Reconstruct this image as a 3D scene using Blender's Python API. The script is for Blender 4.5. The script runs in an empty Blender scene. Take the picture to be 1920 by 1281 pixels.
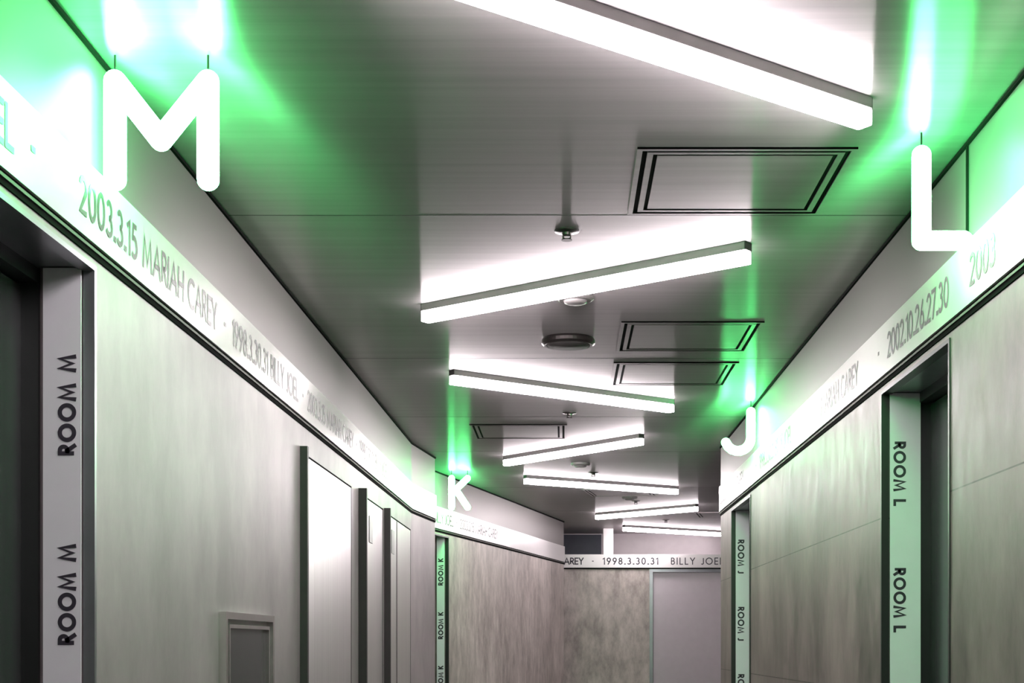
import bpy, bmesh, math
from mathutils import Vector, Matrix

S = bpy.context.scene
COL = S.collection

# ------------------------------------------------------------------ camera
FPX = 2700.0                      # focal length in pixels of the 1920 x 1281 frame
cam_d = bpy.data.cameras.new('camera')
cam = bpy.data.objects.new('camera', cam_d)
COL.objects.link(cam)
cam.location = (0, 0, 1.40)
cam.rotation_euler = (math.pi/2, 0, 0)
cam_d.sensor_width = 36.0
cam_d.lens = FPX/1920*36.0
cam_d.shift_x = (960-1057)/1920
cam_d.shift_y = (1208-640.5)/1920
cam_d.clip_start = 0.05
S.camera = cam

# ------------------------------------------------------------------ world / exposure
W = bpy.data.worlds.new('world'); S.world = W
W.use_nodes = True
W.node_tree.nodes['Background'].inputs[0].default_value = (0.8, 0.85, 0.9, 1)
W.node_tree.nodes['Background'].inputs[1].default_value = 0.02
S.view_settings.view_transform = 'Standard'
S.view_settings.look = 'None'
S.view_settings.gamma = 1.0
S.view_settings.use_curve_mapping = False
S.view_settings.exposure = 0.0

LAMP_POWER = 62.0                 # emission of the white tubes
GREEN_POWER = 88.0                # emission of the letters
GREEN = (0.10, 1.0, 0.24)
CEIL = 2.75

# ------------------------------------------------------------------ helpers
def link(name, bm, mats, parent=None, smooth=False, recalc=True):
    me = bpy.data.meshes.new(name)
    if recalc: bmesh.ops.recalc_face_normals(bm, faces=bm.faces[:])
    bm.to_mesh(me); bm.free()
    if not isinstance(mats, (list, tuple)): mats = [mats]
    for m in mats: me.materials.append(m)
    if smooth:
        for p in me.polygons: p.use_smooth = True
    o = bpy.data.objects.new(name, me); COL.objects.link(o)
    if parent: o.parent = parent
    return o

def struct(o):
    o['kind'] = 'structure'; return o

def tag(o, label, cat, group=None):
    o['label'] = label; o['category'] = cat
    if group: o['group'] = group
    return o

def thing(name, loc, label, cat, group=None, rz=0.0):
    o = bpy.data.objects.new(name, None); COL.objects.link(o)
    o.empty_display_size = 0.1
    o.location = loc; o.rotation_euler = (0, 0, rz)
    return tag(o, label, cat, group)

def copy_tree(root, loc, rz, label, scale_x=1.0):
    r = root.copy(); COL.objects.link(r); r.location = loc; r.rotation_euler = (0, 0, rz)
    r.scale = (scale_x, 1, 1)
    r['label'] = label
    for ch in list(root.children):
        c = ch.copy(); COL.objects.link(c); c.parent = r
        for g in ch.children:
            d = g.copy(); COL.objects.link(d); d.parent = c
    return r

def box(bm, x0, x1, y0, y1, z0, z1, mi=0, bevel=0.0):
    vs = [bm.verts.new((x, y, z)) for x in (x0, x1) for y in (y0, y1) for z in (z0, z1)]
    fs = []
    for q in ((0,1,3,2), (4,6,7,5), (0,4,5,1), (2,3,7,6), (0,2,6,4), (1,5,7,3)):
        f = bm.faces.new([vs[i] for i in q]); f.material_index = mi; fs.append(f)
    if bevel:
        es = list({e for f in fs for e in f.edges})
        bmesh.ops.bevel(bm, geom=es, offset=bevel, segments=2, affect='EDGES', profile=0.7)

def prism(bm, pts, z0, z1, mi=0):
    """vertical prism over a plan polygon"""
    a = [bm.verts.new((x, y, z0)) for x, y in pts]
    b = [bm.verts.new((x, y, z1)) for x, y in pts]
    n = len(pts)
    for f in [bm.faces.new(a[::-1]), bm.faces.new(b)] + \
             [bm.faces.new((a[i], a[(i+1) % n], b[(i+1) % n], b[i])) for i in range(n)]:
        f.material_index = mi

def slab(bm, p0, p1, d0, d1, z0, z1, side, mi=0):
    """box along the plan line p0-p1, from depth d0 to d1 measured towards `side` (+1 = left of direction)"""
    v = Vector((p1[0]-p0[0], p1[1]-p0[1])).normalized()
    n = Vector((-v.y, v.x))*side
    A, B = Vector(p0), Vector(p1)
    q = [A+n*d0, B+n*d0, B+n*d1, A+n*d1]
    prism(bm, [(p.x, p.y) for p in q], z0, z1, mi)

def lathe(bm, prof, seg=32, cx=0, cy=0):
    rings = []
    for r, z in prof:
        if r < 1e-6: rings.append([bm.verts.new((cx, cy, z))])
        else: rings.append([bm.verts.new((cx+r*math.cos(2*math.pi*i/seg), cy+r*math.sin(2*math.pi*i/seg), z)) for i in range(seg)])
    for a, b in zip(rings, rings[1:]):
        for i in range(seg):
            j = (i+1) % seg
            if len(a) == 1 and len(b) == 1: continue
            if len(a) == 1: bm.faces.new((a[0], b[i], b[j]))
            elif len(b) == 1: bm.faces.new((a[i], b[0], a[j]))
            else: bm.faces.new((a[i], b[i], b[j], a[j]))

def tube(bm, pts, r, seg=16):
    """round-ended tube through the points"""
    pts = [Vector(p) for p in pts]
    for p in pts:
        bmesh.ops.create_uvsphere(bm, u_segments=seg, v_segments=10, radius=r, matrix=Matrix.Translation(p))
    for a, b in zip(pts, pts[1:]):
        d = b-a
        q = d.to_track_quat('Z', 'Y').to_matrix().to_4x4()
        bmesh.ops.create_cone(bm, cap_ends=False, segments=seg, radius1=r, radius2=r, depth=d.length,
                              matrix=Matrix.Translation((a+b)/2) @ q)

# ------------------------------------------------------------------ materials
def new_mat(name):
    m = bpy.data.materials.new(name); m.use_nodes = True
    nt = m.node_tree; nt.nodes.clear()
    out = nt.nodes.new('ShaderNodeOutputMaterial')
    return m, nt, out

def principled(nt, color, rough, metal=0.0, spec=0.5, aniso=0.0, tangent=None, coat=0.0):
    p = nt.nodes.new('ShaderNodeBsdfPrincipled')
    p.inputs['Base Color'].default_value = (*color, 1)
    p.inputs['Roughness'].default_value = rough
    p.inputs['Metallic'].default_value = metal
    p.inputs['Specular IOR Level'].default_value = spec
    p.inputs['Anisotropic'].default_value = aniso
    p.inputs['Coat Weight'].default_value = coat
    if tangent:
        c = nt.nodes.new('ShaderNodeCombineXYZ')
        for i in range(3): c.inputs[i].default_value = tangent[i]
        nt.links.new(c.outputs[0], p.inputs['Tangent'])
    return p

def noise(nt, scale, detail=4, rough=0.55, vec_scale=(1, 1, 1), coord='Object'):
    tc = nt.nodes.new('ShaderNodeNewGeometry') if coord == 'World' else nt.nodes.new('ShaderNodeTexCoord')
    mp = nt.nodes.new('ShaderNodeMapping'); mp.inputs['Scale'].default_value = vec_scale
    nt.links.new(tc.outputs['Position' if coord == 'World' else 'Object'], mp.inputs[0])
    n = nt.nodes.new('ShaderNodeTexNoise')
    n.inputs['Scale'].default_value = scale; n.inputs['Detail'].default_value = detail
    n.inputs['Roughness'].default_value = rough
    nt.links.new(mp.outputs[0], n.inputs['Vector'])
    return n

def ramp(nt, src, stops):
    r = nt.nodes.new('ShaderNodeValToRGB')
    el = r.color_ramp.elements
    while len(el) < len(stops): el.new(0.5)
    for e, (p, c) in zip(el, stops):
        e.position = p; e.color = (*c, 1) if not isinstance(c, (int, float)) else (c, c, c, 1)
    nt.links.new(src, r.inputs[0])
    return r

def plain(name, color, rough=0.5, metal=0.0, spec=0.5, var=0.06, nscale=12):
    m, nt, out = new_mat(name)
    p = principled(nt, color, rough, metal, spec)
    n = noise(nt, nscale)
    r = ramp(nt, n.outputs['Fac'], [(0.3, tuple(c*(1-var) for c in color)), (0.7, tuple(min(1, c*(1+var)) for c in color))])
    nt.links.new(r.outputs[0], p.inputs['Base Color'])
    nt.links.new(p.outputs[0], out.inputs[0])
    return m

def brushed(name, color, rough, tangent, aniso=1.0, second=0.12, diffuse=0.0, metal=1.0, grain=None, soft=0.25, softr=0.5, dcol=None, tail=None):
    """brushed steel: a long lobe along `tangent`, a weaker one across, and a soft wide one"""
    m, nt, out = new_mat(name)
    col = None
    if grain:
        n = noise(nt, 1.0, 6, 0.6, grain, 'World')
        col = ramp(nt, n.outputs['Fac'], [(0.25, tuple(c*0.86 for c in color)), (0.75, tuple(min(1, c*1.12) for c in color))])
    a = principled(nt, color, rough, metal, 0.5, aniso, tangent)
    cross = (tangent[1], tangent[0], 0) if tangent[2] == 0 else (0, 1, 0)
    b = principled(nt, color, tail or rough, metal, 0.5, aniso, tangent if tail else cross)
    c = principled(nt, color, softr, metal, 0.5)
    d = nt.nodes.new('ShaderNodeBsdfDiffuse'); d.inputs[0].default_value = (*(dcol or color), 1)
    if col:
        for s in (a, b, c): nt.links.new(col.outputs[0], s.inputs['Base Color'])
        if not dcol: nt.links.new(col.outputs[0], d.inputs[0])
    cur = a.outputs[0]
    for fac, sh in ((second, b), (soft, c), (diffuse, d)):
        if fac <= 0: continue
        mx = nt.nodes.new('ShaderNodeMixShader'); mx.inputs[0].default_value = fac
        nt.links.new(cur, mx.inputs[1]); nt.links.new(sh.outputs[0], mx.inputs[2])
        cur = mx.outputs[0]
    nt.links.new(cur, out.inputs[0])
    return m

def concrete(name, c0, c1, rough=0.38, spec=0.5, axis='y', joints=True, metal=0.0, coat=0.0, fine=0.4):
    """grey cement tile: cloudy mottling, faint vertical streaks, thin joints"""
    m, nt, out = new_mat(name)
    n1 = noise(nt, 2.2, 8, 0.68, (1, 1, 0.55), 'World')
    n2 = noise(nt, 13.0, 6, 0.7, (1, 1, 0.42), 'World')
    mx = nt.nodes.new('ShaderNodeMix'); mx.data_type = 'FLOAT'; mx.inputs[0].default_value = fine
    nt.links.new(n1.outputs['Fac'], mx.inputs[2]); nt.links.new(n2.outputs['Fac'], mx.inputs[3])
    r = ramp(nt, mx.outputs[0], [(0.38, c0), (0.62, c1)])
    col = r.outputs[0]
    p = principled(nt, c1, rough, metal, spec, coat=coat)
    if joints:
        g = nt.nodes.new('ShaderNodeNewGeometry')
        sp = nt.nodes.new('ShaderNodeSeparateXYZ'); nt.links.new(g.outputs['Position'], sp.inputs[0])
        cb = nt.nodes.new('ShaderNodeCombineXYZ')
        nt.links.new(sp.outputs[1 if axis == 'y' else 0], cb.inputs[0])
        ad = nt.nodes.new('ShaderNodeMath'); ad.operation = 'ADD'; ad.inputs[1].default_value = -0.03
        nt.links.new(sp.outputs[2], ad.inputs[0]); nt.links.new(ad.outputs[0], cb.inputs[1])
        bt = nt.nodes.new('ShaderNodeTexBrick')
        bt.offset = 0.0; bt.inputs['Scale'].default_value = 1.0
        bt.inputs['Brick Width'].default_value = 2.4; bt.inputs['Row Height'].default_value = 0.6
        bt.inputs['Mortar Size'].default_value = 0.0025; bt.inputs['Mortar Smooth'].default_value = 0.2
        nt.links.new(cb.outputs[0], bt.inputs['Vector'])
        mc = nt.nodes.new('ShaderNodeMix'); mc.data_type = 'RGBA'
        nt.links.new(bt.outputs['Fac'], mc.inputs[0])
        nt.links.new(col, mc.inputs[6]); mc.inputs[7].default_value = (*[c*0.45 for c in c0], 1)
        col = mc.outputs[2]
    nt.links.new(col, p.inputs['Base Color'])
    rr = ramp(nt, n2.outputs['Fac'], [(0.3, max(0.05, rough-0.15*fine)), (0.7, rough+0.25*fine)])
    nt.links.new(rr.outputs[0], p.inputs['Roughness'])
    bp = nt.nodes.new('ShaderNodeBump'); bp.inputs['Strength'].default_value = 0.3*fine**2*2; bp.inputs['Distance'].default_value = 0.004
    nt.links.new(n2.outputs['Fac'], bp.inputs['Height']); nt.links.new(bp.outputs[0], p.inputs['Normal'])
    nt.links.new(p.outputs[0], out.inputs[0])
    return m

def emit(name, color, power):
    m, nt, out = new_mat(name)
    e = nt.nodes.new('ShaderNodeEmission')
    e.inputs[0].default_value = (*color, 1); e.inputs[1].default_value = power
    nt.links.new(e.outputs[0], out.inputs[0])
    return m

M = {}
M['ceiling'] = brushed('brushed_steel_ceiling', (0.56, 0.525, 0.535), 0.29, (0, 1, 0), 1.0, second=0.35, tail=0.44,
                       soft=0.05, softr=0.5, diffuse=0.28, dcol=(0.19, 0.18, 0.185), grain=(0.6, 30, 1))
M['upper'] = brushed('brushed_steel_upper_wall', (0.19, 0.178, 0.175), 0.36, (0, 0, 1), 0.8, second=0.15, soft=0.4, softr=0.5, diffuse=0.32, dcol=(0.15, 0.14, 0.138))
M['left'] = concrete('polished_cement_panel', (0.235, 0.206, 0.212), (0.345, 0.298, 0.312), rough=0.45, spec=0.35, axis='y', joints=False, metal=0.0, fine=0.12)
M['right'] = concrete('cement_tile', (0.088, 0.071, 0.066), (0.26, 0.208, 0.198), rough=0.45)
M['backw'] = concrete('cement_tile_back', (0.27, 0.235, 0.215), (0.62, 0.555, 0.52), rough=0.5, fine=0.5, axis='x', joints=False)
M['mauve'] = plain('mauve_grey_paint', (0.29, 0.25, 0.265), 0.45, var=0.04)
M['floor'] = concrete('dark_floor', (0.035, 0.034, 0.033), (0.07, 0.068, 0.066), rough=0.35, joints=False)
M['band'] = plain('white_acrylic_band', (0.68, 0.655, 0.655), 0.28, var=0.015)
M['grey_ink'] = plain('grey_lettering', (0.045, 0.043, 0.045), 0.42, spec=0.6)
M['ink'] = plain('dark_lettering', (0.035, 0.03, 0.045), 0.5)
M['gap'] = plain('black_shadow_gap', (0.008, 0.008, 0.008), 0.9, spec=0.02)
M['bead'] = plain('grey_metal_bead', (0.13, 0.12, 0.115), 0.6, 0.0, spec=0.2)
M['frame'] = plain('grey_door_frame', (0.28, 0.29, 0.31), 0.3, 0.7)
M['black'] = plain('black_frame', (0.018, 0.02, 0.02), 0.4)
M['leaf'] = plain('charcoal_door_leaf', (0.06, 0.066, 0.066), 0.22, 0.3)
M['strip'] = plain('white_strip', (0.86, 0.86, 0.91), 0.35, var=0.02)
M['steel'] = brushed('brushed_steel_door', (0.56, 0.54, 0.54), 0.30, (0, 0, 1), 0.9, second=0.0, soft=0.3, softr=0.35, diffuse=0.16, grain=(60, 60, 0.6))
M['fin'] = plain('dark_steel_edge', (0.045, 0.040, 0.042), 0.5, 0.0, spec=0.2)
M['chrome'] = plain('pale_metal', (0.75, 0.75, 0.73), 0.22, 1.0)
M['housing'] = plain('grey_lamp_housing', (0.22, 0.21, 0.21), 0.45, 0.2)
M['lamp'] = emit('white_tube_glow', (1.0, 0.90, 0.93), LAMP_POWER)
M['green'] = emit('green_white_neon', GREEN, GREEN_POWER)
M['plastic'] = plain('off_white_plastic', (0.16, 0.15, 0.15), 0.4)
M['dkmetal'] = plain('dark_bronze_metal', (0.07, 0.06, 0.06), 0.3, 0.8)
M['disc'] = plain('grey_speaker_mesh', (0.085, 0.075, 0.078), 0.8, spec=0.1)
M['smoke'] = plain('dark_glass', (0.035, 0.035, 0.05), 0.4, spec=0.2)

# ------------------------------------------------------------------ plan
def xl(y): return -1.097 + 0.0079*y              # face of the left wall
def xr(y): return 1.097 - 0.0022*y               # face of the right wall
def xk(y): return -0.925 + 0.2157*(y-11.57)      # face of the angled wall further on
BAND0, BAND1 = 2.305, 2.475                      # lettered band
LOW = 2.278                                      # top of the lower wall cladding
DTOP = 2.262                                     # head of the door openings
Y0 = -3.0
P0, P1, P2 = (xl(Y0), Y0), (xl(9.64), 9.64), (-0.931, 10.41)
K0, K1 = (xk(10.45), 10.45), (xk(15.86), 15.86)
R0, R1 = (xr(Y0), Y0), (xr(9.86), 9.86)
def L(y): return (xl(y), y)
def R(y): return (xr(y), y)
def K(y): return (xk(y), y)

T = 0.22
# floor and ceiling
bm = bmesh.new(); box(bm, -1.9, 3.0, Y0-0.2, 18.0, -0.1, 0); struct(link('floor', bm, M['floor']))
bm = bmesh.new(); box(bm, -1.9, 3.0, Y0-0.2, 18.0, CEIL, CEIL+0.1); struct(link('ceiling', bm, M['ceiling']))

def wall(name, runs, side, low_mat, upper=True, caps=()):
    """runs: (p0, p1, opening?)"""
    bm = bmesh.new()
    for p0, p1, op in runs:
        if not op: slab(bm, p0, p1, 0, T, 0, DTOP, side, 0)
        slab(bm, p0, p1, 0, T, DTOP, LOW, side, 0)
        slab(bm, p0, p1, 0, T, LOW, CEIL, side, 1)
    return struct(link(name, bm, [low_mat, M['upper']]))

wall('wall_left', [(P0, L(2.40), 0), (L(2.40), L(3.29), 1), (L(3.29), P1, 0), (P1, P2, 0)], 1, M['left'])
wall('wall_left_far', [(K0, K(10.65), 0), (K(10.65), K(11.57), 1), (K(11.57), K1, 0)], 1, M['backw'])
wall('wall_right', [(R0, R(4.05), 0), (R(4.05), R(4.92), 1), (R(4.92), R(8.30), 0), (R(8.30), R(9.23), 1), (R(9.23), R1, 0)], -1, M['right'])
# enclosing walls that close the hidden ends of the corridor
bm = bmesh.new(); box(bm, -1.9, 3.0, Y0-0.2, Y0, 0, CEIL); struct(link('wall_near', bm, M['right']))
bm = bmesh.new(); box(bm, 2.7, 2.9, 9.7, 17.6, 0, CEIL); struct(link('wall_side', bm, M['right']))
bm = bmesh.new(); box(bm, 1.30, 2.7, 9.64, 9.86, 0, CEIL); struct(link('wall_return', bm, M['right']))
bm = bmesh.new(); box(bm, -1.9, -1.7, 9.7, 17.6, 0, CEIL); struct(link('wall_side_far', bm, M['right']))
# back wall: tile below, open above the band to a recess behind
bm = bmesh.new()
box(bm, -1.7, 1.00, 16.80, 17.0, 0, 2.275)
box(bm, 1.95, 2.7, 16.80, 17.0, 0, 2.275)
struct(link('wall_back', bm, M['backw']))
bm = bmesh.new(); box(bm, -1.7, 2.7, 17.60, 17.8, 0, CEIL); struct(link('wall_recess', bm, M['mauve']))

# ---- trims under the bands (black gap, bead, black gap) and the dark line at the ceiling
TR = [0]
def trim(p_list, side, segs, mat):
    TR[0] += 1
    bm = bmesh.new()
    for p0, p1 in zip(p_list, p_list[1:]):
        for d0, d1, z0, z1 in segs: slab(bm, p0, p1, -d1, -d0, z0, z1, side)
    return struct(link('trim_%d' % TR[0], bm, mat))
e = 0.0
for pl, sd in (([P0, P1, P2], 1), ([K0, K1], 1), ([R0, R1], -1)):
    trim(pl, sd, [(0.0, 0.004, LOW, BAND0)], M['gap'])
    trim(pl, sd, [(0.004, 0.008, LOW+0.013, LOW+0.020)], M['bead'])
    trim(pl, sd, [(0.0, 0.008, CEIL-0.010, CEIL)], M['gap'])
# vertical black joint in the upper wall near the L
bm = bmesh.new(); slab(bm, R(3.87), R(3.885), -0.004, 0, BAND1, CEIL-0.01, -1); struct(link('trim_10', bm, M['gap']))
bm = bmesh.new(); box(bm, -1.7, 2.7, 16.785, 16.80, 2.275, 2.29); struct(link('trim_11', bm, M['gap']))
# post and pale head of the opening above the back band
bm = bmesh.new(); box(bm, 0.462, 0.580, 16.82, 16.94, 2.29, CEIL, bevel=0.004); struct(link('trim_12', bm, M['band']))
bm = bmesh.new(); box(bm, -1.7, 0.46, 17.57, 17.60, 2.0, 2.735, bevel=0.003); struct(link('trim_13', bm, M['smoke']))
# joints between the ceiling sheets
for i, y in enumerate((0.3, 2.3, 4.53, 6.80, 8.55, 10.1, 12.4, 14.6)):
    bm = bmesh.new(); box(bm, -1.15 if y < 10.6 else xk(y), xr(y) if y < 9.8 else 2.7, y, y+0.004, CEIL-0.0006, CEIL)
    struct(link('trim_%d' % (14+i), bm, M['fin']))

# ------------------------------------------------------------------ stroke lettering
def arc(cx, cy, rx, ry, a0, a1, n=12):
    return [(cx+rx*math.cos(math.radians(a0+(a1-a0)*i/n)), cy+ry*math.sin(math.radians(a0+(a1-a0)*i/n))) for i in range(n+1)]
G = {
 'A': (0.80, [[(0, 0), (0.4, 1), (0.8, 0)], [(0.13, 0.33), (0.67, 0.33)]]),
 'B': (0.50, [[(0, 0), (0, 1), (0.22, 1)] + arc(0.22, 0.76, 0.22, 0.24, 90, -90) + [(0, 0.52)], [(0, 0.52), (0.24, 0.52)] + arc(0.24, 0.26, 0.26, 0.26, 90, -90) + [(0, 0)]]),
 'C': (0.80, [arc(0.5, 0.5, 0.5, 0.5, 48, 312, 24)]),
 'E': (0.45, [[(0.45, 1), (0, 1), (0, 0), (0.45, 0)], [(0, 0.5), (0.42, 0.5)]]),
 'H': (0.65, [[(0, 0), (0, 1)], [(0.65, 0), (0.65, 1)], [(0, 0.5), (0.65, 0.5)]]),
 'I': (0.02, [[(0, 0), (0, 1)]]),
 'J': (0.34, [[(0.34, 1), (0.34, 0.17)] + arc(0.17, 0.17, 0.17, 0.17, 0, -150, 10)]),
 'K': (0.58, [[(0, 0), (0, 1)], [(0.55, 1), (0.04, 0.48)], [(0.16, 0.58), (0.6, 0)]]),
 'L': (0.42, [[(0, 1), (0, 0), (0.42, 0)]]),
 'M': (0.95, [[(0, 0), (0.14, 1), (0.475, 0.12), (0.81, 1), (0.95, 0)]]),
 'O': (1.00, [arc(0.5, 0.5, 0.5, 0.5, 0, 360, 32)]),
 'R': (0.52, [[(0, 0), (0, 1), (0.22, 1)] + arc(0.22, 0.74, 0.25, 0.26, 90, -90) + [(0, 0.48)], [(0.2, 0.48), (0.52, 0)]]),
 'Y': (0.66, [[(0, 1), (0.33, 0.5), (0.33, 0)], [(0.66, 1), (0.33, 0.5)]]),
 '0': (0.56, [arc(0.28, 0.5, 0.28, 0.5, 0, 360, 28)]),
 '1': (0.22, [[(0, 0.86), (0.2, 1), (0.2, 0)]]),
 '2': (0.52, [arc(0.26, 0.74, 0.26, 0.26, 170, -30, 12) + [(0, 0), (0.54, 0)]]),
 '3': (0.50, [arc(0.23, 0.76, 0.22, 0.24, 150, -90, 12), arc(0.22, 0.26, 0.27, 0.26, 90, -150, 14)]),
 '5': (0.50, [[(0.46, 1), (0.12, 1), (0.06, 0.58)] + arc(0.21, 0.31, 0.28, 0.31, 115, -140, 14)]),
 '6': (0.54, [[(0.38, 1), (0.06, 0.45)], arc(0.27, 0.28, 0.27, 0.28, 0, 360, 24)]),
 '7': (0.48, [[(0, 1), (0.5, 1), (0.12, 0)]]),
 '8': (0.52, [arc(0.26, 0.76, 0.21, 0.24, 0, 360, 20), arc(0.26, 0.26, 0.26, 0.26, 0, 360, 22)]),
 '9': (0.54, [[(0.16, 0), (0.48, 0.55)], arc(0.27, 0.72, 0.27, 0.28, 0, 360, 24)]),
 '.': (0.06, [[(0.0, 0.02), (0.10, 0.02)]]),
 '-': (0.10, [[(0.0, 0.5), (0.13, 0.5)]]),
 ' ': (0.22, []),
}
def text_width(s, gap=0.24): return sum(G[c][0]+gap for c in s) - gap
def lettering(s, cap, origin, du, dv, dn, parent, name='lettering', t=0.17, gap=0.24, lift=0.0012, mat=None):
    """flat printed lettering: du reading direction, dv letter-up, dn out of the surface"""
    if ' ' in s.strip():                      # every word is a piece of its own
        x = 0.0; last = None
        for wd in s.split(' '):
            p = Vector(origin) + Vector(du).normalized()*(x*cap/(1+t))
            last = lettering(wd, cap, p, du, dv, dn, parent, name, t, gap, lift, mat)
            x += sum(G[c][0]+gap for c in wd) + G[' '][0]+gap
        return last
    o, du, dv, dn = Vector(origin), Vector(du).normalized(), Vector(dv).normalized(), Vector(dn).normalized()
    bm = bmesh.new(); x = 0.0
    sc = cap/(1+t)
    for c in s:
        w, strokes = G[c]
        for st in strokes:
            pts = [Vector(p) for p in st]
            pts = [p for i, p in enumerate(pts) if i == 0 or (p-pts[i-1]).length > 1e-5]
            n = len(pts)
            closed = n > 3 and (pts[0]-pts[-1]).length < 1e-4
            rows = []
            for i, p in enumerate(pts):
                if closed and i == n-1: rows.append(rows[0]); break
                a = pts[i-1] if i > 0 else (pts[-2] if closed else None)
                b = pts[i+1] if i < n-1 else None
                da = (p-a).normalized() if a is not None else None
                db = (b-p).normalized() if b is not None else None
                if da is None: d = db; k = 1; p = p - (d*t/2 if len(st) < 6 else d*0)
                elif db is None: d = da; k = 1; p = p + (d*t/2 if len(st) < 6 else d*0)
                else:
                    d = (da+db)
                    if d.length < 1e-3: d = db
                    d.normalize(); k = 1/max(0.66, d.dot(db))
                nn = Vector((-d.y, d.x))*(t/2*k)
                r = []
                for q in (p+nn, p-nn):
                    P = o + du*((x+q.x+t/2)*sc) + dv*((q.y+t/2)*sc) + dn*lift
                    r.append(bm.verts.new(P))
                rows.append(r)
            for r0, r1 in zip(rows, rows[1:]):
                try: bm.faces.new((r0[0], r1[0], r1[1], r0[1]))
                except ValueError: pass
        x += w+gap
    for f in bm.faces:
        f.normal_update()
        if f.normal.dot(dn) < 0: f.normal_flip()
    return link(name, bm, mat or (M['grey_ink'] if abs(dn.x) > 0.5 else M['ink']), parent, recalc=False)

# ------------------------------------------------------------------ lettered bands
def band(pl, side, label, depth=0.012):
    bm = bmesh.new()
    for p0, p1 in zip(pl, pl[1:]): slab(bm, p0, p1, -depth, 0, BAND0, BAND1, side)
    o = link('sign_band', bm, M['band'])
    return tag(o, label, 'sign band', None)
def on_line(p0, p1, y):
    t = (y-p0[1])/(p1[1]-p0[1]); return (p0[0]+(p1[0]-p0[0])*t, y)

CAPH = 0.088
ZT = BAND0+0.041
b = band([P0, P1, P2], 1, 'white lettered band along the left wall, above the ROOM M doorway and the steel doors')
d = Vector((P1[0]-P0[0], P1[1]-P0[1], 0)).normalized(); nrm = Vector((d.y, -d.x, 0))
s_left = ['2003.3.15 MARIAH CAREY', '-', '1998.3.30.31 BILLY JOEL', '-', '2003.3.15 MARIAH CAREY', '-', '1998.3.30.31 BILLY JOEL', '-', '2003.3.15 MARIAH CAREY']
def run_text(parts, ystart, fn, dirv, nv, parent, ymax, spacing=0.10):
    y = ystart
    for s in parts:
        w = text_width(s)*CAPH/1.17
        if y + w*dirv.y > ymax: break
        p = fn(y)
        lettering(s, CAPH, (p[0]+nv.x*0.012, p[1]+nv.y*0.012, ZT), dirv, (0, 0, 1), nv, parent)
        y += (w+spacing)*dirv.y
    return y
run_text(['1998.3.30.31 BILLY JOEL', '-'], 1.70, L, d, nrm, b, 9.6)
run_text(s_left, 3.15, L, d, nrm, b, 9.6)
b = band([R0, R1], -1, 'white lettered band along the right wall, above the ROOM L and ROOM J doorways')
d = Vector((R0[0]-R1[0], R0[1]-R1[1], 0)).normalized(); nrm = Vector((d.y, -d.x, 0))
segs = [('2002.10.26.27.30', 4.78), ('2003', 3.82), ('-', 4.92), ('MARIAH CAREY', 6.0), ('-', 6.1), ('1998.3.30.31 BILLY JOEL', 7.85), ('-', 8.0), ('2003.3.15 MARIAH CAREY', 9.75)]
for s, y in segs:
    p = R(y)
    lettering(s, CAPH, (p[0]+nrm.x*0.012, p[1], ZT), d, (0, 0, 1), nrm, b)
b = band([K0, K1], 1, 'white lettered band on the angled wall behind the glowing K')
d = Vector((K1[0]-K0[0], K1[1]-K0[1], 0)).normalized(); nrm = Vector((d.y, -d.x, 0))
run_text(['1998.3.30.31 BILLY JOEL', '-', '2003.3.15 MARIAH CAREY'], 10.6, K, d, nrm, b, 15.8)
bm = bmesh.new(); box(bm, -1.6, 2.69, 16.77, 16.80, 2.29, 2.445, bevel=0.002)
b = link('sign_band', bm, M['band']); tag(b, 'white lettered band facing us across the end of the corridor', 'sign band')
w = text_width('MARIAH CAREY')*0.083/1.17
def bx(px): return (px-1057)*16.77/2700
lettering('MARIAH CAREY', 0.083, (bx(1095)-w, 16.77, 2.325), (1, 0, 0), (0, 0, 1), (0, -1, 0), b, t=0.2)
lettering('-', 0.083, (bx(1110), 16.77, 2.325), (1, 0, 0), (0, 0, 1), (0, -1, 0), b, t=0.14)
lettering('1998.3.30.31', 0.083, (bx(1130), 16.77, 2.325), (1, 0, 0), (0, 0, 1), (0, -1, 0), b, t=0.19, gap=0.44)
lettering('BILLY JOEL', 0.083, (bx(1258), 16.77, 2.325), (1, 0, 0), (0, 0, 1), (0, -1, 0), b, t=0.15, gap=0.43)

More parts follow.
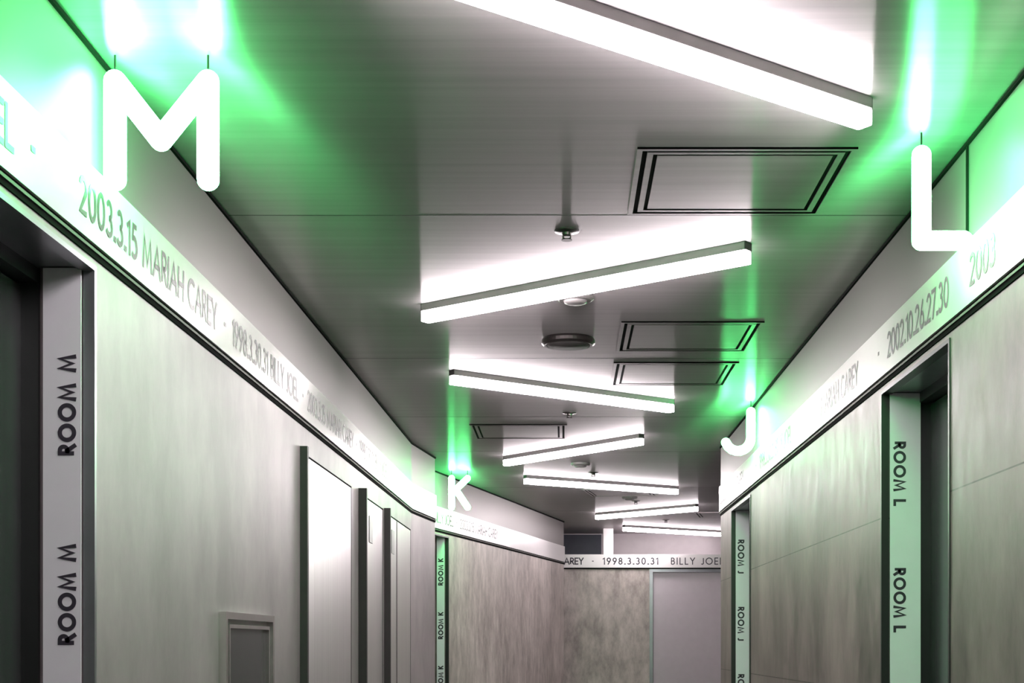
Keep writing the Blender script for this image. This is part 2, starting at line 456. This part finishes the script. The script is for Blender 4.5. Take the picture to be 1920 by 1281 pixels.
# ------------------------------------------------------------------ room doors, jambs and their lettered strips
def room_door(n, fn, side, y0, y1):
    """recessed dark door leaf in a frame; side = -1 left wall (recess towards -x), +1 right wall"""
    pf = fn(y1); pn = fn(y0); a = -side                # slab side factor: left wall +1
    root = bpy.data.objects.new('door_%d' % n, None); COL.objects.link(root); root['kind'] = 'structure'
    bm = bmesh.new(); slab(bm, pn, pf, 0.165, 0.205, 0.01, DTOP-0.045, a); link('door_leaf', bm, M['leaf'], root)
    d = (Vector(pf)-Vector(pn)).normalized()
    def at(y_off, base): return (base[0]+d.x*y_off, base[1]+d.y*y_off)
    bm = bmesh.new()                                       # black stop lining around the leaf
    slab(bm, at(-0.012, pf), pf, 0.125, 0.20, 0, DTOP, a); slab(bm, pn, at(0.012, pn), 0.125, 0.20, 0, DTOP, a)
    slab(bm, at(0.012, pn), at(-0.012, pf), 0.125, 0.20, DTOP-0.04, DTOP, a)
    link('door_stop', bm, M['black'], root)
    bm = bmesh.new()                                       # metal casing on the wall edge
    slab(bm, at(-0.014, pf), pf, -0.004, 0.022, 0, DTOP, a); slab(bm, pn, at(0.014, pn), -0.004, 0.022, 0, DTOP, a)
    slab(bm, at(0.014, pn), at(-0.014, pf), -0.004, 0.03, DTOP-0.012, DTOP, a)
    link('door_casing', bm, M['frame' if n == 1 else 'black'], root)
    bm = bmesh.new(); slab(bm, at(0.014, pn), at(-0.014, pf), 0.03, 0.125, DTOP-0.006, DTOP, a)
    link('door_soffit', bm, M['frame'], root)
    bm = bmesh.new()                                       # lever handle, low on the leaf
    q = at(0.10, pn); nv = Vector((-d.y, d.x))*a
    c = Vector((q[0]+nv.x*0.15, q[1]+nv.y*0.15, 1.0))
    tube(bm, [c, c-Vector((nv.x, nv.y, 0))*0.03, c-Vector((nv.x, nv.y, 0))*0.03+Vector((d.x, d.y, 0))*0.11], 0.009, 10)
    link('door_handle', bm, M['chrome'], root, smooth=True)
    return root
room_door(1, L, -1, 2.40, 3.29)
room_door(2, R, 1, 4.05, 4.92)
room_door(3, R, 1, 8.30, 9.23)
room_door(4, K, -1, 10.65, 11.57)

def room_strip(word, xa, xb, y, ta, tb, ztops, down, label, ztop=DTOP-0.008, mat='strip'):
    """strip on the far jamb, facing the viewer, with words running along its height"""
    bm = bmesh.new(); box(bm, min(xa, xb), max(xa, xb), y-0.006, y, 0.02, ztop)
    o = link('door_sign', bm, M[mat]); tag(o, label, 'sign', 'lettered strips in the doorways')
    cap = abs(tb-ta); x0, x1 = min(ta, tb), max(ta, tb)
    for z in ztops:
        wd = (text_width(word, 0.43)+0.30)*cap/1.30
        if down:   # reads top to bottom, letter tops to the right
            lettering(word, cap, (x0, y-0.006, z), (0, 0, -1), (1, 0, 0), (0, -1, 0), o, t=0.27, gap=0.42)
        else:      # reads bottom to top, letter tops to the left
            lettering(word, cap, (x1, y-0.006, z-wd), (0, 0, 1), (-1, 0, 0), (0, -1, 0), o, t=0.30, gap=0.43)
room_strip('ROOM M', -1.182, -1.096, 3.274, -1.148, -1.106, [2.057, 1.627, 1.197, 0.767], False,
           'pale vertical strip lettered ROOM M in the left doorway')
room_strip('ROOM L', 1.110, 1.214, 4.904, 1.121, 1.164, [2.089, 1.659, 1.229, 0.799], True,
           'pale vertical strip lettered ROOM L in the near right doorway')
room_strip('ROOM J', 1.100, 1.186, 9.214, 1.112, 1.155, [2.068, 1.638, 1.208, 0.778], True,
           'pale narrow vertical strip lettered ROOM J in the far right doorway')
room_strip('ROOM K', -1.016, -0.955, 11.535, -1.006, -0.964, [2.086, 1.656, 1.226, 0.796], False,
           'dim narrow vertical strip lettered ROOM K below the glowing K')

# back wall door
root = bpy.data.objects.new('door_5', None); COL.objects.link(root); root['kind'] = 'structure'
bm = bmesh.new(); box(bm, 1.045, 1.905, 16.84, 16.88, 0.01, 2.235, bevel=0.003); link('door_leaf', bm, plain('mauve_grey_door', (0.52, 0.465, 0.505), 0.38, 0.0, var=0.03), root)
bm = bmesh.new()
box(bm, 1.00, 1.04, 16.79, 17.0, 0, 2.275); box(bm, 1.91, 1.95, 16.79, 17.0, 0, 2.275); box(bm, 1.04, 1.91, 16.79, 17.0, 2.24, 2.275)
link('door_casing', bm, M['frame'], root)

# ------------------------------------------------------------------ steel doors on the left wall
def steel_door(n, y0, y1, ztop, fin_d):
    root = bpy.data.objects.new('door_%d' % n, None); COL.objects.link(root); root['kind'] = 'structure'
    bm = bmesh.new(); slab(bm, L(y0+0.03), L(y1-0.008), -0.006, -0.001, 0.01, ztop-0.008, 1); link('door_leaf', bm, M['steel'], root)
    bm = bmesh.new()
    slab(bm, L(y1-0.008), L(y1), -0.007, 0, 0, ztop, 1); slab(bm, L(y0+0.03), L(y1-0.008), -0.007, 0, ztop-0.008, ztop, 1)
    link('door_gap', bm, M['gap'], root)
    bm = bmesh.new(); slab(bm, L(y0), L(y0+0.03), -fin_d, 0, 0, ztop+0.022, 1); link('door_fin', bm, M['fin'], root)
    return root
steel_door(6, 5.74, 7.02, 2.168, 0.030)
steel_door(7, 7.29, 8.17, 2.168, 0.042)
steel_door(8, 8.27, 9.55, 2.160, 0.036)
bm = bmesh.new(); slab(bm, L(8.80), L(8.82), -0.008, -0.006, 0.01, 2.15, 1); struct(link('trim_30', bm, M['fin']))
for y, z, lab in ((7.62, 2.04, 'small grey sign plate high on the middle steel door'), (8.55, 2.04, 'small grey sign plate high on the farthest steel door')):
    bm = bmesh.new(); slab(bm, L(y), L(y+0.12), -0.010, -0.006, z-0.10, z+0.04, 1)
    tag(link('sign_plate', bm, plain('grey_sign', (0.30, 0.31, 0.30), 0.4)), lab, 'sign', 'small sign plates on steel doors')

# framed panel low on the left wall
t = thing('wall_frame', (xl(4.86), 4.86, 0.75), 'pale metal framed panel low on the left wall, before the steel doors', 'wall panel')
def ring(bm, y0, y1, z0, z1, w, d0, d1):
    def X(y): return xl(y)-xl(4.86)
    for (a, b_, c, d_) in ((y0, y1, z1-w, z1), (y0, y1, z0, z0+w), (y0, y0+w, z0+w, z1-w), (y1-w, y1, z0+w, z1-w)):
        prism(bm, [(X(a)+d0, a-4.86), (X(b_)+d0, b_-4.86), (X(b_)+d1, b_-4.86), (X(a)+d1, a-4.86)], c-0.75, d_-0.75)
bm = bmesh.new(); ring(bm, 4.43, 5.14, 0.75, 1.50, 0.022, 0, 0.024); link('outer_frame', bm, M['chrome'], t)
bm = bmesh.new(); ring(bm, 4.49, 5.08, 0.80, 1.462, 0.012, 0, 0.020); link('inner_frame', bm, M['chrome'], t)
bm = bmesh.new(); prism(bm, [(xl(4.5)-xl(4.86), -0.36), (xl(5.07)-xl(4.86), 0.21), (xl(5.07)-xl(4.86)+0.008, 0.21), (xl(4.5)-xl(4.86)+0.008, -0.36)], 0.062, 0.700)
link('panel', bm, M['leaf'], t)

# ------------------------------------------------------------------ tube lights
LEN = 1.47
def make_lamp():
    t = thing('tube_light', (0, 0, CEIL), 'x', 'ceiling light', 'white tube lights zigzagging along the ceiling')
    h = LEN/2
    bm = bmesh.new(); box(bm, -h, h, -0.023, 0.023, -0.028, 0.0, bevel=0.002); link('housing', bm, M['housing'], t)
    bm = bmesh.new(); box(bm, -h-0.001, h+0.001, -0.0225, 0.0225, -0.070, -0.028, bevel=0.006); link('diffuser', bm, M['lamp'], t)
    for s in (-1, 1):
        bm = bmesh.new(); box(bm, min(s*h, s*(h+0.004)), max(s*h, s*(h+0.004)), -0.021, 0.021, -0.027, 0.0); link('end_cap', bm, M['fin'], t)
    return t
lamps = [((-0.42, 2.68), (0.747, 3.57), 'nearest white tube light, cut by the top edge at the right'),
         ((-0.552, 5.73), (0.618, 4.84), 'long white tube light just below the first sprinkler'),
         ((-0.551, 7.09), (0.595, 7.96), 'white tube light just below the dark round ceiling speaker'),
         ((-0.418, 10.35), (0.499, 9.25), 'white tube light just below the left ceiling hatch'),
         ((-0.308, 11.50), (0.967, 12.31), 'white tube light sloping gently down to the right, level with the glowing K'),
         ((0.34, 14.80), (1.28, 13.86), 'small white tube light whose left end is above the white post'),
         ((0.68, 16.30), (1.86, 17.10), 'farthest white tube light, right above the end wall band'),
         ((-0.55, 1.33), (0.62, 0.44), 'white tube light overhead at the camera'),
         ((-0.55, -1.80), (0.62, -0.91), 'white tube light behind the camera')]
l0 = None
for a, b_, lab in lamps:
    c = ((a[0]+b_[0])/2, (a[1]+b_[1])/2, CEIL)
    ln = math.hypot(b_[0]-a[0], b_[1]-a[1]); rz = math.atan2(b_[1]-a[1], b_[0]-a[0])
    if l0 is None:
        l0 = make_lamp(); l0.location = c; l0.rotation_euler = (0, 0, rz); l0.scale = (ln/LEN, 1, 1); l0['label'] = lab
    else: copy_tree(l0, c, rz, lab, ln/LEN)

# ------------------------------------------------------------------ glowing letters
def letter(name, x, y, strokes, r, label, hang):
    t = thing(name, (x, y, CEIL), label, 'illuminated letter', 'green white glowing letters')
    bm = bmesh.new()
    for st in strokes: tube(bm, [(px-x, 0, pz-CEIL) for px, pz in st], r)
    link('glowing_tube', bm, M['green'], t, smooth=True)
    for hx, hz in hang:
        bm = bmesh.new(); bmesh.ops.create_cone(bm, cap_ends=True, segments=10, radius1=0.0025, radius2=0.0025, depth=CEIL-hz,
            matrix=Matrix.Translation((hx-x, 0, (hz-CEIL)/2)))
        link('hanger', bm, M['dkmetal'], t)
    return t
zb, zt = 2.465, 2.690
letter('letter_m', -0.92, 3.30, [[(-1.028, zb), (-1.028, zt), (-0.923, 2.556), (-0.815, zt), (-0.815, zb)]], 0.0255,
       'glowing letter M at the top left', [(-1.028, zt+0.02), (-0.815, zt+0.02)])
letter('letter_l', 1.01, 3.80, [[(0.944, zt), (0.944, zb), (1.054, zb)]], 0.0255, 'glowing letter L at the top right', [(0.944, zt+0.02)])
hook = [(1.040, zt), (1.040, 2.545)] + [(0.968+0.072*math.cos(math.radians(a)), 2.545+0.072*math.sin(math.radians(a))) for a in range(-20, -161, -20)]
letter('letter_j', 0.98, 8.00, [hook], 0.0255, 'glowing letter J hanging above the ROOM J doorway', [(1.040, zt+0.02)])
letter('letter_k', -0.82, 11.20, [[(-0.872, zb), (-0.872, zt)], [(-0.748, zt), (-0.868, 2.575)], [(-0.838, 2.60), (-0.748, zb)]], 0.0245,
       'glowing letter K hanging above the ROOM K doorway', [(-0.872, zt+0.02), (-0.748, zt+0.02)])

# ------------------------------------------------------------------ ceiling hatches
def make_hatch():
    t = thing('ceiling_hatch', (0, 0, CEIL), 'x', 'ceiling hatch', 'square hatches in the ceiling')
    w = 0.30
    bm = bmesh.new()
    def rg(bm, w0, w1, z0, z1):
        for (x0, x1, y0, y1) in ((-w1, w1, w0, w1), (-w1, w1, -w1, -w0), (-w1, -w0, -w0, w0), (w0, w1, -w0, w0)):
            box(bm, x0, x1, y0, y1, z0, z1)
    rg(bm, 0.285, 0.300, -0.006, 0.0); link('frame', bm, M['ceiling'], t)
    bm = bmesh.new(); rg(bm, 0.271, 0.285, -0.0015, 0.0); link('gap', bm, M['gap'], t)
    bm = bmesh.new(); rg(bm, 0.254, 0.271, -0.005, 0.0); link('inner_frame', bm, M['ceiling'], t)
    bm = bmesh.new(); box(bm, -0.242, 0.242, -0.242, 0.242, -0.004, 0.0); link('panel', bm, M['ceiling'], t)
    bm = bmesh.new(); rg(bm, 0.242, 0.254, -0.0015, 0.0); link('inner_gap', bm, M['gap'], t)
    return t
hat = [((0.50, 4.21), 0, 'nearest and largest looking ceiling hatch, half lit green, left of the glowing L'),
       ((0.54, 6.32), 0, 'ceiling hatch level with the dark round speaker, second from us'),
       ((0.54, 7.19), 0, 'narrow looking ceiling hatch above the right end of the third tube light'),
       ((-0.28, 9.14), 0, 'ceiling hatch on the left, above the fourth tube light'),
       ((0.50, 12.80), -0.17, 'slightly turned ceiling hatch beside the far smoke detector'),
       ((1.68, 15.00), -0.17, 'farthest ceiling hatch, at the right above the last tube light')]
h0 = None
for (x, y), rz, lab in hat:
    if h0 is None: h0 = make_hatch(); h0.location = (x, y, CEIL); h0['label'] = lab
    else: copy_tree(h0, (x, y, CEIL), rz, lab)

# ------------------------------------------------------------------ sprinklers, detectors, speaker
def make_sprinkler():
    t = thing('sprinkler', (0, 0, CEIL), 'x', 'sprinkler', 'pendent sprinklers along the ceiling')
    bm = bmesh.new(); lathe(bm, [(0.0, -0.0005), (0.040, -0.0005), (0.040, -0.004), (0.020, -0.008), (0.0, -0.008)], 28); link('escutcheon', bm, M['dkmetal'], t, smooth=False)
    bm = bmesh.new(); lathe(bm, [(0.0, -0.007), (0.016, -0.007), (0.015, -0.016), (0.010, -0.020), (0.0, -0.020)], 16)
    for s in (-1, 1): tube(bm, [(s*0.012, 0, -0.018), (s*0.012, 0, -0.024), (0, 0, -0.029)], 0.0025, 8)
    link('body', bm, M['dkmetal'], t)
    bm = bmesh.new(); lathe(bm, [(0.0, -0.029), (0.017, -0.029), (0.018, -0.032), (0.0, -0.032)], 24)
    link('deflector', bm, M['dkmetal'], t)
    return t
spr = [((0.010, 4.70), 'nearest sprinkler, dark against the bright ceiling above the second tube light'),
       ((0.033, 8.40), 'sprinkler just below the third tube light'),
       ((0.232, 11.34), 'sprinkler right beside the small detector above the fifth tube light'),
       ((0.680, 13.58), 'sprinkler beside the far detector, above the sixth tube light'),
       ((1.110, 15.64), 'farthest sprinkler, above the last tube light')]
s0 = None
for (x, y), lab in spr:
    if s0 is None: s0 = make_sprinkler(); s0.location = (x, y, CEIL); s0['label'] = lab
    else: copy_tree(s0, (x, y, CEIL), 0, lab)

def make_detector():
    t = thing('smoke_detector', (0, 0, CEIL), 'x', 'smoke detector', 'round smoke detectors on the ceiling')
    bm = bmesh.new(); lathe(bm, [(0.0, 0.0), (0.072, 0.0), (0.072, -0.014), (0.062, -0.020), (0.0, -0.020)], 32); link('base', bm, M['plastic'], t)
    bm = bmesh.new(); lathe(bm, [(0.0, -0.020), (0.046, -0.020), (0.043, -0.028), (0.030, -0.033), (0.0, -0.034)], 28); link('sensor_head', bm, M['plastic'], t, smooth=True)
    return t
det = [((0.045, 5.58), 'pale smoke detector peeking out below the second tube light'),
       ((0.125, 10.75), 'small smoke detector above the fifth tube light, left of a sprinkler'),
       ((0.605, 13.20), 'far smoke detector above the sixth tube light, left of a sprinkler')]
d0 = None
for (x, y), lab in det:
    if d0 is None: d0 = make_detector(); d0.location = (x, y, CEIL); d0['label'] = lab
    else: copy_tree(d0, (x, y, CEIL), 0, lab)

t = thing('ceiling_speaker', (0.020, 6.36, CEIL), 'round dark grey ceiling speaker between the second and third tube lights', 'speaker')
bm = bmesh.new(); lathe(bm, [(0.0, 0.0), (0.112, 0.0), (0.118, -0.010), (0.118, -0.024), (0.108, -0.032), (0.098, -0.032), (0.098, -0.028), (0.0, -0.028)], 40); link('rim', bm, M['dkmetal'], t)
bm = bmesh.new(); lathe(bm, [(0.0, -0.028), (0.097, -0.028), (0.092, -0.034), (0.0, -0.037)], 40); link('grille', bm, M['disc'], t, smooth=True)
